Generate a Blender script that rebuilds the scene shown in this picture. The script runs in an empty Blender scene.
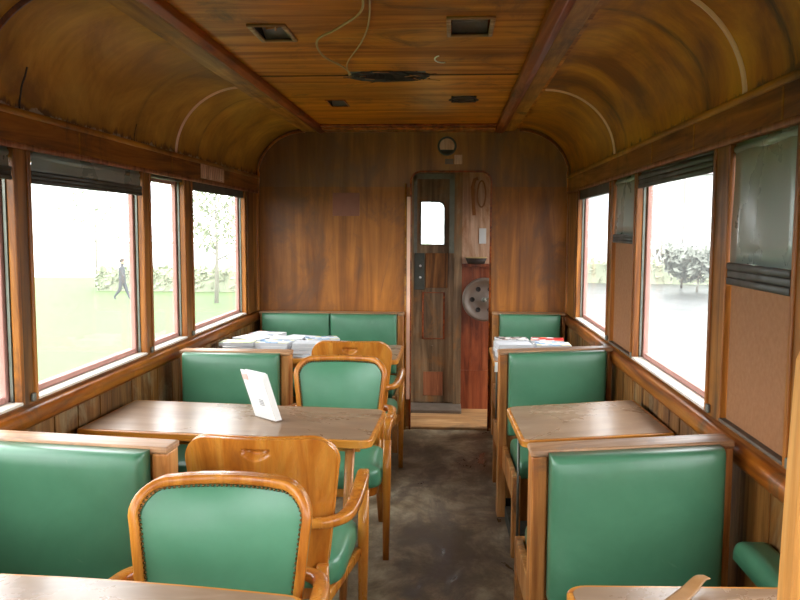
import bpy, bmesh, math, random
from mathutils import Vector, Matrix, noise
random.seed(7)
PI = math.pi
SC = bpy.context.scene
COL = SC.collection
XL, XR, D, YB = -1.50, 0.89, 6.05, -1.6      # inner faces of the side walls, end wall, rear end
GZ = -1.35                                    # ground outside

# ------------------------------------------------------------------ materials
MATS = {}
def lin(c):
    return tuple((v/12.92 if v <= .04045 else ((v+.055)/1.055)**2.4) for v in [x/255. for x in c]) + (1.,)
class NT:
    def __init__(s, name):
        s.m = bpy.data.materials.new(name); s.m.use_nodes = True
        s.t = s.m.node_tree; s.t.nodes.clear()
        s.out = s.n('ShaderNodeOutputMaterial'); s.b = s.n('ShaderNodeBsdfPrincipled')
        s.l(s.b.outputs[0], s.out.inputs[0]); s.tc = s.n('ShaderNodeTexCoord')
    def n(s, t, **k):
        x = s.t.nodes.new(t)
        for a, v in k.items(): setattr(x, a, v)
        return x
    def l(s, a, b): s.t.links.new(a, b)
    def mapping(s, scale, loc=(0, 0, 0)):
        m = s.n('ShaderNodeMapping'); m.inputs['Scale'].default_value = scale; m.inputs['Location'].default_value = loc
        s.l(s.tc.outputs['Object'], m.inputs[0]); return m.outputs[0]
    def noise(s, scale=1., detail=5., rough=.55, dist=0., vec=None):
        x = s.n('ShaderNodeTexNoise'); x.inputs['Scale'].default_value = scale; x.inputs['Detail'].default_value = detail
        x.inputs['Roughness'].default_value = rough; x.inputs['Distortion'].default_value = dist
        s.l(vec if vec is not None else s.tc.outputs['Object'], x.inputs['Vector']); return x.outputs['Fac']
    def ramp(s, fac, stops):
        r = s.n('ShaderNodeValToRGB'); e = r.color_ramp.elements
        while len(e) < len(stops): e.new(.5)
        for i, (p, c) in enumerate(stops):
            e[i].position = p; e[i].color = c if len(c) == 4 else tuple(c)+(1,)
        s.l(fac, r.inputs[0]); return r.outputs[0]
    def mix(s, fac, a, b, mode='MIX'):
        x = s.n('ShaderNodeMix', data_type='RGBA', blend_type=mode)
        for sock, v in ((x.inputs[0], fac), (x.inputs[6], a), (x.inputs[7], b)):
            if hasattr(v, 'is_linked'): s.l(v, sock)
            else: sock.default_value = v
        return x.outputs[2]
    def bump(s, h, strength=.2, dist=.01):
        b = s.n('ShaderNodeBump'); b.inputs['Strength'].default_value = strength; b.inputs['Distance'].default_value = dist
        s.l(h, b.inputs['Height']); s.l(b.outputs[0], s.b.inputs['Normal'])
    def set(s, **k):
        for a, v in k.items():
            sock = s.b.inputs[a.replace('_', ' ')]
            if hasattr(v, 'is_linked'): s.l(v, sock)
            else: sock.default_value = v
        return s
g = lambda v: (v, v, v, 1)
def wood(name, dark, mid, light, grain='y', rough=.45, blotch=.35, dirt=None, dirt_amt=.5, scale=1., island=False, loc=(0, 0, 0), coat=0., dirt_scale=1.6, spec=.35):
    t = NT(name); s = 14*scale; lo = 1.1*scale
    sc = {'x': (lo, s, s), 'y': (s, lo, s), 'z': (s, s, lo)}[grain]
    v = t.mapping(sc, loc); n1 = t.noise(1., 7, .62, 1.2, v)
    v2 = t.mapping(tuple(q*4.5 for q in sc), loc); n2 = t.noise(1., 3, .6, .2, v2)
    c = t.ramp(n1, [(.35, lin(dark)), (.5, lin(mid)), (.65, lin(light))])
    c = t.mix(.25, c, t.ramp(n2, [(.35, g(.45)), (.65, g(1.))]), 'MULTIPLY')
    b = t.noise(1.7*scale, 4, .6, .5)
    c = t.mix(blotch, c, t.ramp(b, [(.38, g(.4)), (.58, g(1.))]), 'MULTIPLY')
    if island:
        ge = t.n('ShaderNodeNewGeometry')
        c = t.mix(.6, c, t.ramp(ge.outputs['Random Per Island'], [(0, g(.5)), (1, g(1.))]), 'MULTIPLY')
    if dirt:
        d = t.noise(dirt_scale*2, 9, .72, .8, t.mapping((1, 1, .55), (3, 5, 7)))
        f = t.ramp(d, [(.60-dirt_amt*.18, g(0)), (.72-dirt_amt*.12, g(.85))])
        c = t.mix(f, c, lin(dirt))
    t.set(Base_Color=c, Roughness=t.ramp(n1, [(.2, g(rough+.12)), (.8, g(rough-.08))]))
    if coat: t.set(Coat_Weight=coat, Coat_Roughness=.15)
    t.set(Specular_IOR_Level=spec)
    t.bump(n2, .12, .004); MATS[name] = t.m; return t.m
def plain(name, c, rough=.5, metal=0., var=.25, scale=9., bump=0., coat=0., sheen=0.):
    t = NT(name); n = t.noise(scale, 5, .6)
    col = t.mix(var, lin(c), t.ramp(n, [(.3, g(.45)), (.7, g(1.))]), 'MULTIPLY')
    t.set(Base_Color=col, Roughness=t.ramp(n, [(.3, g(min(1, rough+.08))), (.7, g(max(.02, rough-.05)))]), Metallic=metal)
    if coat: t.set(Coat_Weight=coat, Coat_Roughness=.1)
    if bump: t.bump(n, bump, .004)
    MATS[name] = t.m; return t.m

wood('wall_wood', (92, 54, 14), (136, 84, 26), (164, 106, 40), 'z', .42, .45, (70, 50, 30), .35)
plain('plaque_brown', (128, 68, 38), .35, 0, .2, 20)
plain('sash_dusty', (186, 136, 124), .6, 0, .3, 14)
wood('veneer', (122, 68, 14), (154, 92, 22), (182, 112, 34), 'z', .4, .6, (100, 64, 34), .6, scale=.42, dirt_scale=1.3, spec=.35)
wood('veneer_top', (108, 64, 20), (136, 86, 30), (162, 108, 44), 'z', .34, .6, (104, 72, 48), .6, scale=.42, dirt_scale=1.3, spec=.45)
wood('rail_wood', (116, 58, 10), (170, 94, 24), (200, 124, 40), 'y', .32, .55, (80, 60, 40), .45)
wood('post_wood', (110, 58, 12), (156, 92, 26), (190, 120, 46), 'z', .36, .4, (70, 44, 24), .25)
wood('post_red', (110, 62, 38), (146, 88, 56), (170, 112, 78), 'z', .45, .3)
wood('header_wood', (96, 50, 8), (142, 82, 18), (172, 106, 30), 'y', .4, .5, (66, 40, 18), .4)
def cove_mat(name, dark, mid, light, peel, bands):
    t = NT(name); v = t.mapping((3.2, .55, 3.2)); n1 = t.noise(1., 6, .6, .8, t.mapping((2.6, 2.2, 2.6))); n2 = t.noise(1., 5, .65, .3, t.mapping((1.5, 26, 1.5)))
    c = t.ramp(n1, [(.37, lin(dark)), (.5, lin(mid)), (.63, lin(light))])
    c = t.mix(.3, c, t.ramp(n2, [(.3, g(.4)), (.65, g(1.))]), 'MULTIPLY')
    c = t.mix(.5, c, t.ramp(t.noise(2.1, 6, .62, .8), [(.34, g(.4)), (.6, g(1.))]), 'MULTIPLY')
    sx = t.n('ShaderNodeSeparateXYZ'); t.l(t.tc.outputs['Object'], sx.inputs[0])
    def ma(op, a, b=None, cl=False):
        x = t.n('ShaderNodeMath', operation=op); x.use_clamp = cl
        for k, q in enumerate((a, b)):
            if q is None: continue
            if hasattr(q, 'is_linked'): t.l(q, x.inputs[k])
            else: x.inputs[k].default_value = q
        return x.outputs[0]
    # worn streaks running round the cove at joints
    nz = t.noise(1., 7, .7, .3, t.mapping((5, 22, 5)))
    for y, w_, k in bands:
        dd = ma('ABSOLUTE', ma('ADD', ma('SUBTRACT', sx.outputs[1], y), ma('MULTIPLY', ma('SUBTRACT', t.noise(2.5, 3, .5), .5), .12)))
        f = ma('MULTIPLY', ma('SUBTRACT', 1., ma('DIVIDE', dd, w_), True), ma('MULTIPLY', ma('SUBTRACT', nz, .32, True), 4.), True)
        c = t.mix(ma('MULTIPLY', f, k), c, lin((58, 42, 28)))
    # peeling varnish along the foot
    pz = t.noise(1., 8, .7, .4, t.mapping((7, 9, 5))); hgt = ma('MULTIPLY', ma('SUBTRACT', sx.outputs[2], 1.95), 6.)
    f = ma('MULTIPLY', ma('SUBTRACT', ma('SUBTRACT', pz, hgt), peel), 9., True)
    c = t.mix(ma('MULTIPLY', f, .85), c, lin((88, 56, 28)))
    f2 = ma('MULTIPLY', ma('SUBTRACT', ma('SUBTRACT', t.noise(1., 6, .7, .2, t.mapping((7, 14, 8), (3, 8, 1))), ma('MULTIPLY', hgt, 1.6)), peel+.04), 14., True)
    c = t.mix(ma('MULTIPLY', f2, .8), c, lin((176, 164, 140)))
    t.set(Base_Color=c, Roughness=t.ramp(n1, [(.2, g(.42)), (.8, g(.55))]), Specular_IOR_Level=.25); t.bump(n2, .15, .004); MATS[name] = t.m
cove_mat('cove_wood_left', (140, 92, 16), (176, 122, 34), (198, 146, 54), .27, [(3.72, .04, .4), (4.62, .03, .6)])
cove_mat('cove_wood_right', (136, 76, 8), (182, 112, 18), (208, 140, 36), .34, [(2.86, .05, .8), (4.15, .05, .6), (2.18, .06, .95)])
wood('ceiling_wood', (156, 84, 4), (200, 118, 8), (226, 146, 20), 'x', .42, .7, (96, 50, 8), .4, scale=.6, spec=.2)
wood('beam_pale', (136, 80, 14), (176, 114, 26), (200, 142, 44), 'y', .45, .6, (60, 38, 14), .5)
wood('beam_dark', (92, 34, 4), (144, 64, 10), (176, 90, 20), 'y', .36, .45, (50, 26, 10), .35)
wood('board_wood', (90, 52, 14), (134, 86, 34), (166, 116, 58), 'z', .5, .45, (146, 130, 98), .42, island=True, dirt_scale=2.5)
wood('chair_wood', (176, 98, 24), (206, 128, 44), (222, 152, 64), 'z', .28, .3, (144, 84, 34), .2, coat=.4)
wood('bench_wood', (160, 96, 42), (200, 134, 70), (220, 164, 102), 'z', .36, .35, (112, 82, 60), .35, coat=.15, dirt_scale=3)
wood('bench_rail_wood', (140, 98, 62), (178, 134, 94), (200, 162, 126), 'x', .42, .4, (120, 102, 90), .55, dirt_scale=3)
wood('edge_wood', (176, 102, 28), (208, 134, 46), (228, 160, 72), 'x', .3, .25, coat=.3)
wood('door_wood', (88, 68, 46), (126, 102, 74), (158, 132, 100), 'z', .45, .5, (140, 96, 50), .5, scale=.8, dirt_scale=2.5)
wood('threshold_wood', (140, 98, 58), (178, 134, 86), (204, 166, 120), 'x', .5, .4, (120, 96, 70), .3)
wood('red_board', (96, 42, 20), (134, 66, 36), (158, 88, 52), 'z', .4, .45, (76, 42, 26), .35)
wood('cream_board', (176, 134, 104), (206, 166, 136), (222, 190, 164), 'z', .4, .3, (150, 100, 60), .4)
wood('pale_wood', (206, 140, 66), (226, 164, 88), (236, 182, 112), 'z', .35, .15)
plain('metal_grey', (120, 122, 112), .45, .6, .4, 20)
plain('metal_dark', (74, 78, 72), .5, .5, .4, 20)
plain('iron_paint', (116, 104, 94), .42, .3, .35, 12)
plain('brass', (150, 132, 90), .3, .9, .3, 30)
plain('nail_brass', (120, 96, 58), .35, .85, .3, 60)
plain('blind_grey', (136, 146, 142), .28, 0, .08, 5, .03, coat=.4)
plain('blind_dark', (62, 60, 54), .45, 0, .4, 14, .1)
plain('hardboard', (148, 98, 56), .6, 0, .3, 60, .1)
plain('sill_paint', (226, 218, 204), .5, 0, .3, 8)
plain('sill_grey', (104, 92, 78), .6, 0, .7, 9, .4)
plain('dark_void', (24, 18, 14), .8, 0, .4, 20)
plain('char', (46, 34, 26), .75, 0, .7, 40, .6)
plain('splinter', (176, 116, 60), .6, 0, .5, 40, .3)
plain('paper', (244, 243, 240), .6, 0, .05)
plain('paper_shade', (205, 207, 210), .6, 0, .1)
plain('ink_grey', (150, 150, 152), .6, 0, .1)
plain('ink_pink', (222, 178, 166), .6, 0, .1)
plain('kraft', (150, 108, 62), .55, 0, .35, 30, .2)
plain('wire', (176, 150, 100), .5, 0, .2)
plain('rope', (140, 88, 40), .7, 0, .3, 60)
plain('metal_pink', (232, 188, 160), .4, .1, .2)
plain('asphalt', (56, 58, 56), .35, 0, .4, .5)
plain('white_render', (200, 202, 200), .8, 0, .08, .4)
plain('window_far', (150, 154, 158), .3, 0, .1)
plain('roof_far', (160, 152, 148), .8, 0, .3, 2)
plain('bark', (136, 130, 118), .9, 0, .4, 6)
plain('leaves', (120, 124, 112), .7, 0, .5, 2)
plain('leaves_pale', (150, 156, 128), .7, 0, .5, 2)  # paled so the leaf colour itself carries the haze
plain('coat_dark', (44, 48, 58), .8, 0, .3, 8)
plain('trousers', (38, 38, 44), .8, 0, .3, 8)
plain('skin', (196, 150, 124), .6, 0, .1)
plain('hair', (46, 34, 26), .7, 0, .2)
plain('concrete_far', (170, 170, 166), .8, 0, .15, 1.)

def printed(name, base, cols, scale):
    t = NT(name); v = t.n('ShaderNodeTexVoronoi'); v.distance = 'CHEBYCHEV'; v.inputs['Scale'].default_value = scale; v.inputs['Randomness'].default_value = .8
    t.l(t.tc.outputs['Object'], v.inputs['Vector']); sp = t.n('ShaderNodeSeparateColor'); t.l(v.outputs['Color'], sp.inputs[0])
    st = [(0, lin(base))]+[(.30+.65*i/len(cols), lin(c)) for i, c in enumerate(cols)]
    c = t.ramp(sp.outputs[0], st); c_ = t.t.nodes[-1]
    for n_ in t.t.nodes:
        if n_.type == 'VALTORGB': n_.color_ramp.interpolation = 'CONSTANT'
    t.set(Base_Color=c, Roughness=.4); MATS[name] = t.m
printed('paper_blue', (214, 226, 238), [(120, 160, 200), (240, 240, 240), (90, 120, 150), (220, 214, 160)], 26)
printed('paper_yellow', (236, 232, 190), [(200, 190, 90), (246, 246, 240), (140, 160, 110)], 24)
printed('paper_red', (196, 44, 44), [(240, 236, 232), (150, 30, 34), (230, 120, 90)], 22)
printed('paper_dark', (240, 238, 236), [(50, 44, 44), (120, 60, 50), (30, 34, 40), (200, 200, 196)], 30)
printed('paper_mix', (246, 246, 244), [(170, 180, 190), (236, 200, 190), (246, 246, 244), (120, 130, 150)], 20)
def vinyl(name, c1, c2, rough):
    t = NT(name); n = t.noise(3.2, 5, .6, .3); f = t.noise(260, 2, .5)
    c = t.ramp(n, [(.3, lin(c1)), (.7, lin(c2))])
    sc_ = t.noise(9, 8, .75, .6); c = t.mix(t.ramp(sc_, [(.62, g(0)), (.8, g(.35))]), c, lin((150, 176, 150)))
    t.set(Base_Color=c, Roughness=t.ramp(n, [(.3, g(rough)), (.7, g(rough+.14))]), Specular_IOR_Level=.55)
    t.bump(f, .06, .001); MATS[name] = t.m
vinyl('green_vinyl', (58, 104, 76), (76, 128, 97), .27)
vinyl('green_vinyl_chair', (72, 130, 97), (90, 149, 115), .26)

def laminate():
    t = NT('laminate'); v = t.mapping((2.2, 9, 5)); n = t.noise(1, 6, .6, 1.5, v); m = t.noise(2.2, 7, .65, .6)
    c = t.ramp(n, [(.3, lin((124, 98, 74))), (.55, lin((146, 120, 96))), (.75, lin((166, 142, 120)))])
    c = t.mix(t.ramp(m, [(.45, g(0)), (.7, g(.4))]), c, lin((134, 114, 100)))
    t.set(Base_Color=c, Roughness=t.ramp(m, [(.3, g(.24)), (.75, g(.36))]), Specular_IOR_Level=.7); MATS['laminate'] = t.m
laminate()
def lino():
    t = NT('linoleum'); a = t.noise(1.5, 9, .68, .7); b = t.noise(6, 8, .72, .4, t.mapping((1, .6, 1))); w = t.noise(2.3, 7, .62, .9, t.mapping((1.5, .7, 1), (2.1, 4.4, 0)))
    c = t.ramp(a, [(.38, lin((94, 80, 58))), (.47, lin((138, 124, 98))), (.56, lin((170, 158, 132))), (.66, lin((194, 184, 160)))])
    c = t.mix(t.ramp(b, [(.42, g(.55)), (.56, g(0))]), c, lin((82, 66, 46)))
    c = t.mix(t.ramp(w, [(.48, g(0)), (.60, g(.7))]), c, lin((72, 56, 40)))
    t.set(Base_Color=c, Roughness=t.ramp(w, [(.4, g(.55)), (.60, g(.42)), (.66, g(.1))]))
    t.bump(b, .35, .006); MATS['linoleum'] = t.m
lino()
def lawn():
    t = NT('lawn_grass'); a = t.noise(.25, 6, .6); b = t.noise(5, 6, .7)
    c = t.mix(.5, t.ramp(a, [(.3, lin((52, 80, 12))), (.7, lin((60, 86, 22)))]), t.ramp(b, [(.3, lin((48, 74, 12))), (.7, lin((66, 90, 28)))]))
    t.set(Base_Color=c, Roughness=.9); t.bump(b, .6, .05); MATS['lawn_grass'] = t.m
lawn()
def glass(name, veil, tint=(1, 1, 1, 1)):
    m = bpy.data.materials.new(name); m.use_nodes = True; t = m.node_tree; t.nodes.clear()
    o = t.nodes.new('ShaderNodeOutputMaterial'); tr = t.nodes.new('ShaderNodeBsdfTransparent'); tr.inputs[0].default_value = tint
    gl = t.nodes.new('ShaderNodeBsdfGlossy'); gl.inputs['Roughness'].default_value = .04
    tl = t.nodes.new('ShaderNodeBsdfTranslucent'); tl.inputs[0].default_value = (.9, .92, .9, 1)
    lw = t.nodes.new('ShaderNodeLayerWeight'); lw.inputs[0].default_value = .5
    pw = t.nodes.new('ShaderNodeMath'); pw.operation = 'POWER'; pw.inputs[1].default_value = 5; t.links.new(lw.outputs['Facing'], pw.inputs[0])
    fr = t.nodes.new('ShaderNodeMath'); fr.operation = 'MULTIPLY_ADD'; fr.inputs[1].default_value = .5; fr.inputs[2].default_value = .025; t.links.new(pw.outputs[0], fr.inputs[0])
    m1 = t.nodes.new('ShaderNodeMixShader'); m2 = t.nodes.new('ShaderNodeMixShader')
    tc = t.nodes.new('ShaderNodeTexCoord'); no = t.nodes.new('ShaderNodeTexNoise'); no.inputs['Scale'].default_value = 4; no.inputs['Detail'].default_value = 6
    mr = t.nodes.new('ShaderNodeMapRange'); mr.inputs[3].default_value = veil*.7; mr.inputs[4].default_value = veil*1.3
    t.links.new(tc.outputs['Object'], no.inputs[0]); t.links.new(no.outputs[0], mr.inputs[0]); t.links.new(mr.outputs[0], m1.inputs[0])
    t.links.new(tr.outputs[0], m1.inputs[1]); t.links.new(tl.outputs[0], m1.inputs[2])
    t.links.new(fr.outputs[0], m2.inputs[0]); t.links.new(m1.outputs[0], m2.inputs[1]); t.links.new(gl.outputs[0], m2.inputs[2])
    t.links.new(m2.outputs[0], o.inputs[0]); MATS[name] = m
glass('dusty_glass', .03)
glass('clear_plastic', .05)
M = MATS

# ------------------------------------------------------------------ mesh helpers
class MB:
    def __init__(s): s.bm = bmesh.new(); s.mi = 0; s.f = None
    def V(s, p):
        if s.f: p = s.f(p)
        return s.bm.verts.new(p)
    def F(s, vs, smooth=False):
        try: f = s.bm.faces.new(vs)
        except ValueError: return
        f.material_index = s.mi; f.smooth = smooth
    def box(s, x0, x1, y0, y1, z0, z1):
        v = [s.V(p) for p in ((x0, y0, z0), (x1, y0, z0), (x1, y1, z0), (x0, y1, z0), (x0, y0, z1), (x1, y0, z1), (x1, y1, z1), (x0, y1, z1))]
        for q in ((3, 2, 1, 0), (4, 5, 6, 7), (0, 1, 5, 4), (1, 2, 6, 5), (2, 3, 7, 6), (3, 0, 4, 7)): s.F([v[i] for i in q])
        return s
    def quad(s, a, b, c, d, smooth=False): s.F([s.V(p) for p in (a, b, c, d)], smooth); return s
    def prism(s, pts, axis, a, b, smooth=False):
        # pts: 2D outline, extruded along axis from a to b
        def P(p, t): return {'x': (t, p[0], p[1]), 'y': (p[0], t, p[1]), 'z': (p[0], p[1], t)}[axis]
        A = [s.V(P(p, a)) for p in pts]; B = [s.V(P(p, b)) for p in pts]; n = len(pts)
        s.F(A); s.F(B[::-1])
        for i in range(n): s.F([A[i], A[(i+1) % n], B[(i+1) % n], B[i]], smooth)
        return s
    def sweep(s, pts, sizes, ref=(0, 0, 1), sides=4, rnd=.3, caps=True, closed=False):
        # a rounded-rectangle section (w across, h along ref) carried along pts
        pts = [Vector(p) for p in pts]; n = len(pts); rings = []
        if not isinstance(sizes, list): sizes = [sizes]*n
        for i, p in enumerate(pts):
            a = pts[(i-1) % n] if closed else pts[max(i-1, 0)]; b = pts[(i+1) % n] if closed else pts[min(i+1, n-1)]
            t = (b-a).normalized(); r = Vector(ref(i/(n-1)) if callable(ref) else ref)
            side = t.cross(r)
            if side.length < 1e-4: side = t.cross(Vector((0, 1, 0)))
            side.normalize(); up = side.cross(t).normalized(); w, h = sizes[i][0]/2, sizes[i][1]/2
            ring = []
            if sides == 4:
                for sx, sy in ((1, 1), (-1, 1), (-1, -1), (1, -1)):
                    q = (((1, 1-rnd), (1-rnd, 1)) if sx*sy > 0 else ((1-rnd, 1), (1, 1-rnd)))
                    for ax, ay in q: ring.append(s.V(p+side*(w*sx*ax)+up*(h*sy*ay)))
            else:
                for k in range(sides):
                    an = 2*PI*k/sides; ring.append(s.V(p+side*(w*math.cos(an))+up*(h*math.sin(an))))
            rings.append(ring)
        m = len(rings[0])
        for i in range(n if closed else n-1):
            A, B = rings[i], rings[(i+1) % n]
            for k in range(m): s.F([A[k], A[(k+1) % m], B[(k+1) % m], B[k]], True)
        if caps and not closed: s.F(rings[0][::-1]); s.F(rings[-1])
        return s
    def tube(s, pts, r, sides=8, closed=False): return s.sweep(pts, (2*r, 2*r), (0, 0, 1) , sides, closed=closed)
    def ball(s, c, r, u=6, v=4, sc=(1, 1, 1)):
        rows = []
        for j in range(v+1):
            th = PI*j/v
            rows.append([s.V((c[0]+r*sc[0]*math.sin(th)*math.cos(2*PI*i/u), c[1]+r*sc[1]*math.sin(th)*math.sin(2*PI*i/u), c[2]+r*sc[2]*math.cos(th))) for i in (range(u) if 0 < j < v else range(1))])
        for j in range(v):
            A, B = rows[j], rows[j+1]
            for i in range(u):
                a0, a1 = A[i % len(A)], A[(i+1) % len(A)]; b0, b1 = B[i % len(B)], B[(i+1) % len(B)]
                q = []
                for x in (a0, a1, b1, b0):
                    if x not in q: q.append(x)
                s.F(q, True)
        return s
    def lathe(s, prof, c, axis='z', n=32):
        # prof: list of (r, h)
        rings = []
        for r, h in prof:
            ring = []
            for k in range(n):
                a = 2*PI*k/n; u, w = r*math.cos(a), r*math.sin(a)
                d = {'z': (u, w, h), 'y': (u, h, w), 'x': (h, u, w)}[axis]
                ring.append(s.V((c[0]+d[0], c[1]+d[1], c[2]+d[2])))
            rings.append(ring)
        for i in range(len(rings)-1):
            for k in range(n): s.F([rings[i][k], rings[i][(k+1) % n], rings[i+1][(k+1) % n], rings[i+1][k]], True)
        s.F(rings[0]); s.F(rings[-1]); return s
    def pillow(s, x0, x1, y0, y1, z0, z1, axis='z', bulge=.02, r=.02, nx=14, ny=12, hollow=0.):
        # padded block, its padded face towards +axis (or '-y', '+y'); edges rolled
        def mp(u, v, w):   # u,v across the face in 0..1, w = 0 back .. 1 front
            if axis == 'z': return (x0+(x1-x0)*u, y0+(y1-y0)*v, z0+(z1-z0)*w)
            if axis == '-y': return (x0+(x1-x0)*u, y1-(y1-y0)*w, z0+(z1-z0)*v)
            if axis == '+y': return (x0+(x1-x0)*u, y0+(y1-y0)*w, z0+(z1-z0)*v)
        U = {'z': x1-x0, '-y': x1-x0, '+y': x1-x0}[axis]; Vv = {'z': y1-y0, '-y': z1-z0, '+y': z1-z0}[axis]; W = {'z': z1-z0}.get(axis, y1-y0)
        def ax(n, L):
            k = [0, .15, .45, 1.]; e = [q*r/L for q in k]; mid = [e[-1]+(1-2*e[-1])*i/n for i in range(1, n)]
            return e+mid+[1-q for q in e[::-1]]
        us, vs = ax(nx, U), ax(ny, Vv)
        def hgt(u, v):
            du, dv = min(u, 1-u)*U, min(v, 1-v)*Vv
            f = 1.
            for d in (du, dv):
                if d < r: f -= (1-math.sqrt(max(0, 1-((r-d)/r)**2)))*r/W
            wob = noise.noise(Vector((u*3+x0*7, v*3+y0*5, z0*9)))*.12
            return f + (bulge/W)*((1-(2*u-1)**4)*(1-(2*v-1)**4)*(1+wob)-hollow)
        G = [[s.V(mp(u, v, max(.25, hgt(u, v)))) for v in vs] for u in us]
        for i in range(len(us)-1):
            for j in range(len(vs)-1): s.F([G[i][j], G[i+1][j], G[i+1][j+1], G[i][j+1]], True)
        edge = [(i, 0) for i in range(len(us))]+[(len(us)-1, j) for j in range(1, len(vs))]+[(i, len(vs)-1) for i in range(len(us)-2, -1, -1)]+[(0, j) for j in range(len(vs)-2, 0, -1)]
        B = [s.V(mp(us[i], vs[j], 0)) for i, j in edge]; T = [G[i][j] for i, j in edge]; n = len(edge)
        for k in range(n): s.F([T[k], B[k], B[(k+1) % n], T[(k+1) % n]], True)
        s.F(B); return s
    def build(s, name, mats, parent=None, bevel=0., seg=2, loc=None, auto=True):
        bmesh.ops.recalc_face_normals(s.bm, faces=s.bm.faces)
        me = bpy.data.meshes.new(name); s.bm.to_mesh(me); s.bm.free()
        for m in (mats if isinstance(mats, (list, tuple)) else [mats]): me.materials.append(m if not isinstance(m, str) else M[m])
        o = bpy.data.objects.new(name, me); COL.objects.link(o)
        if loc: o.location = loc
        if parent: o.parent = parent
        if bevel:
            b = o.modifiers.new('bevel', 'BEVEL'); b.width = bevel; b.segments = seg; b.limit_method = 'ANGLE'; b.angle_limit = .7
        return o
def tag(o, label=None, cat=None, group=None, kind=None):
    for k, v in (('label', label), ('category', cat), ('group', group), ('kind', kind)):
        if v: o[k] = v
    return o
def empty(name, loc, label, cat, group=None, rz=0.):
    o = bpy.data.objects.new(name, None); COL.objects.link(o); o.location = loc; o.rotation_euler = (0, 0, rz); o.empty_display_size = .1
    return tag(o, label, cat, group)
def copy_tree(o, loc=None, rz=None, label=None, parent=None, group=None):
    kids = list(o.children); c = o.copy(); COL.objects.link(c)
    c.parent = parent
    if parent: c.matrix_parent_inverse = o.matrix_parent_inverse
    if loc: c.location = loc
    if rz is not None: c.rotation_euler = (0, 0, rz)
    if label: c['label'] = label
    if group: c['group'] = group
    for k in kids: copy_tree(k, parent=c)
    return c
def S(o): o['kind'] = 'structure'; return o
def root(name, loc=(0, 0, 0)):
    o = bpy.data.objects.new(name, None); COL.objects.link(o); o.location = loc; return S(o)

# ------------------------------------------------------------------ the car body
m = MB(); m.box(XL-.1, XR+.1, YB-.1, 6.05, -.08, 0); S(m.build('floor', 'linoleum'))

ZS, ZH, ZC = .93, 1.825, 1.95     # window sill, window head, foot of the cove
# openings per side: (y0, y1)
OPL = [(-1.3, -.2), (0, 1.0), (1.2, 2.64), (2.745, 3.78), (3.88, 4.38), (4.52, 5.68)]
OPR = [(-1.3, -.2), (0, 1.0), (1.1, 2.00), (2.11, 2.61), (2.76, 3.86), (3.92, 4.42), (4.54, 5.61)]
def side_wall(name, xi, sg, ops):
    xo = xi+sg*.068; a, b = min(xi, xo), max(xi, xo)
    m = MB(); m.box(a, b, YB, D+.08, -.9, ZS)
    m.box(a, b, YB, D+.9, ZH, 2.45).box(a, b, D+.66, D+.9, -.9, ZH)
    ys = [YB]+[v for o in ops for v in o]+[D+.08]
    for i in range(0, len(ys), 2): m.box(a, b, ys[i], ys[i+1], ZS, ZH)
    m.mi = 1                                   # matchboarding under the rail
    y = YB
    while y < D-.02:
        w = min(random.uniform(.09, .13), D-y); p = random.uniform(.010, .016)
        m.box(*sorted((xi, xi-sg*p)), y+.0015, y+w-.0015, .09, .85); y += w
    return S(m.build(name, ['wall_wood', 'board_wood']))
side_wall('wall_left', XL, -1, OPL); side_wall('wall_right', XR, 1, OPR)
tr = [0]
def trim(mb, mats, bevel=.004):
    tr[0] += 1; return S(mb.build('trim_%d' % tr[0], mats, bevel=bevel))
for xi, sg in ((XL, -1), (XR, 1)):
    d = lambda a, b: sorted((xi-sg*a, xi-sg*b))
    m = MB(); m.prism([(xi, .845), (xi-sg*.028, .85), (xi-sg*.042, .868), (xi-sg*.044, .895), (xi-sg*.034, .915), (xi, .922)], 'y', YB, D-.001, True); trim(m, 'rail_wood', 0)
    m = MB(); m.box(*d(0, .016), YB, D-.001, 0, .10); trim(m, 'beam_dark')
    m = MB(); m.box(*d(0, .018), YB, D-.001, ZH+.012, ZC-.012); trim(m, 'header_wood')
    m = MB(); m.sweep([(xi-sg*.016, y, ZC-.004) for y in (YB, 2, 4, D-.001)], (.02, .024)); trim(m, 'beam_pale', 0)
    m = MB(); m.sweep([(xi-sg*.014, y, ZH+.008) for y in (YB, 2, 4, D-.001)], (.016, .02)); trim(m, 'post_red', 0)
# joints in the header board
for xi, sg, ys in ((XL, -1, (3.1, 4.15)), (XR, 1, (2.18, 2.95, 3.55))):
    for y in ys:
        m = MB(); m.box(*sorted((xi-sg*.017, xi-sg*.0195)), y, y+.012, ZH+.02, ZC-.018); trim(m, 'beam_pale', 0)

# end wall with the rounded doorway
DX0, DX1, DZ, DR = -.307, .300, 1.99, .075
def arc(cx, cz, r, a0, a1, n): return [(cx+r*math.cos(a0+(a1-a0)*i/n), cz+r*math.sin(a0+(a1-a0)*i/n)) for i in range(n+1)]
def cove(side, n=14, off=0.):
    # profile of the cove from the wall up to the flat ceiling
    A, B = .385+0*off, .365
    xi, sg = (XL, -1) if side == 'l' else (XR, 1)
    return [(xi-sg*(A-(A-off)*math.cos(PI/2*i/n)), ZC+(B-off)*math.sin(PI/2*i/n)) for i in range(n+1)]
door_path = [(DX0, 0.)]+[(DX0, DZ-DR)]+arc(DX0+DR, DZ-DR, DR, PI, PI/2, 6)[1:]+arc(DX1-DR, DZ-DR, DR, PI/2, 0, 6)+[(DX1, 0.)]
ZSPLIT = 1.875
m = MB()
out_low = [(XL, 0.), (XL, ZSPLIT), (XR, ZSPLIT), (XR, 0.)]
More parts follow.
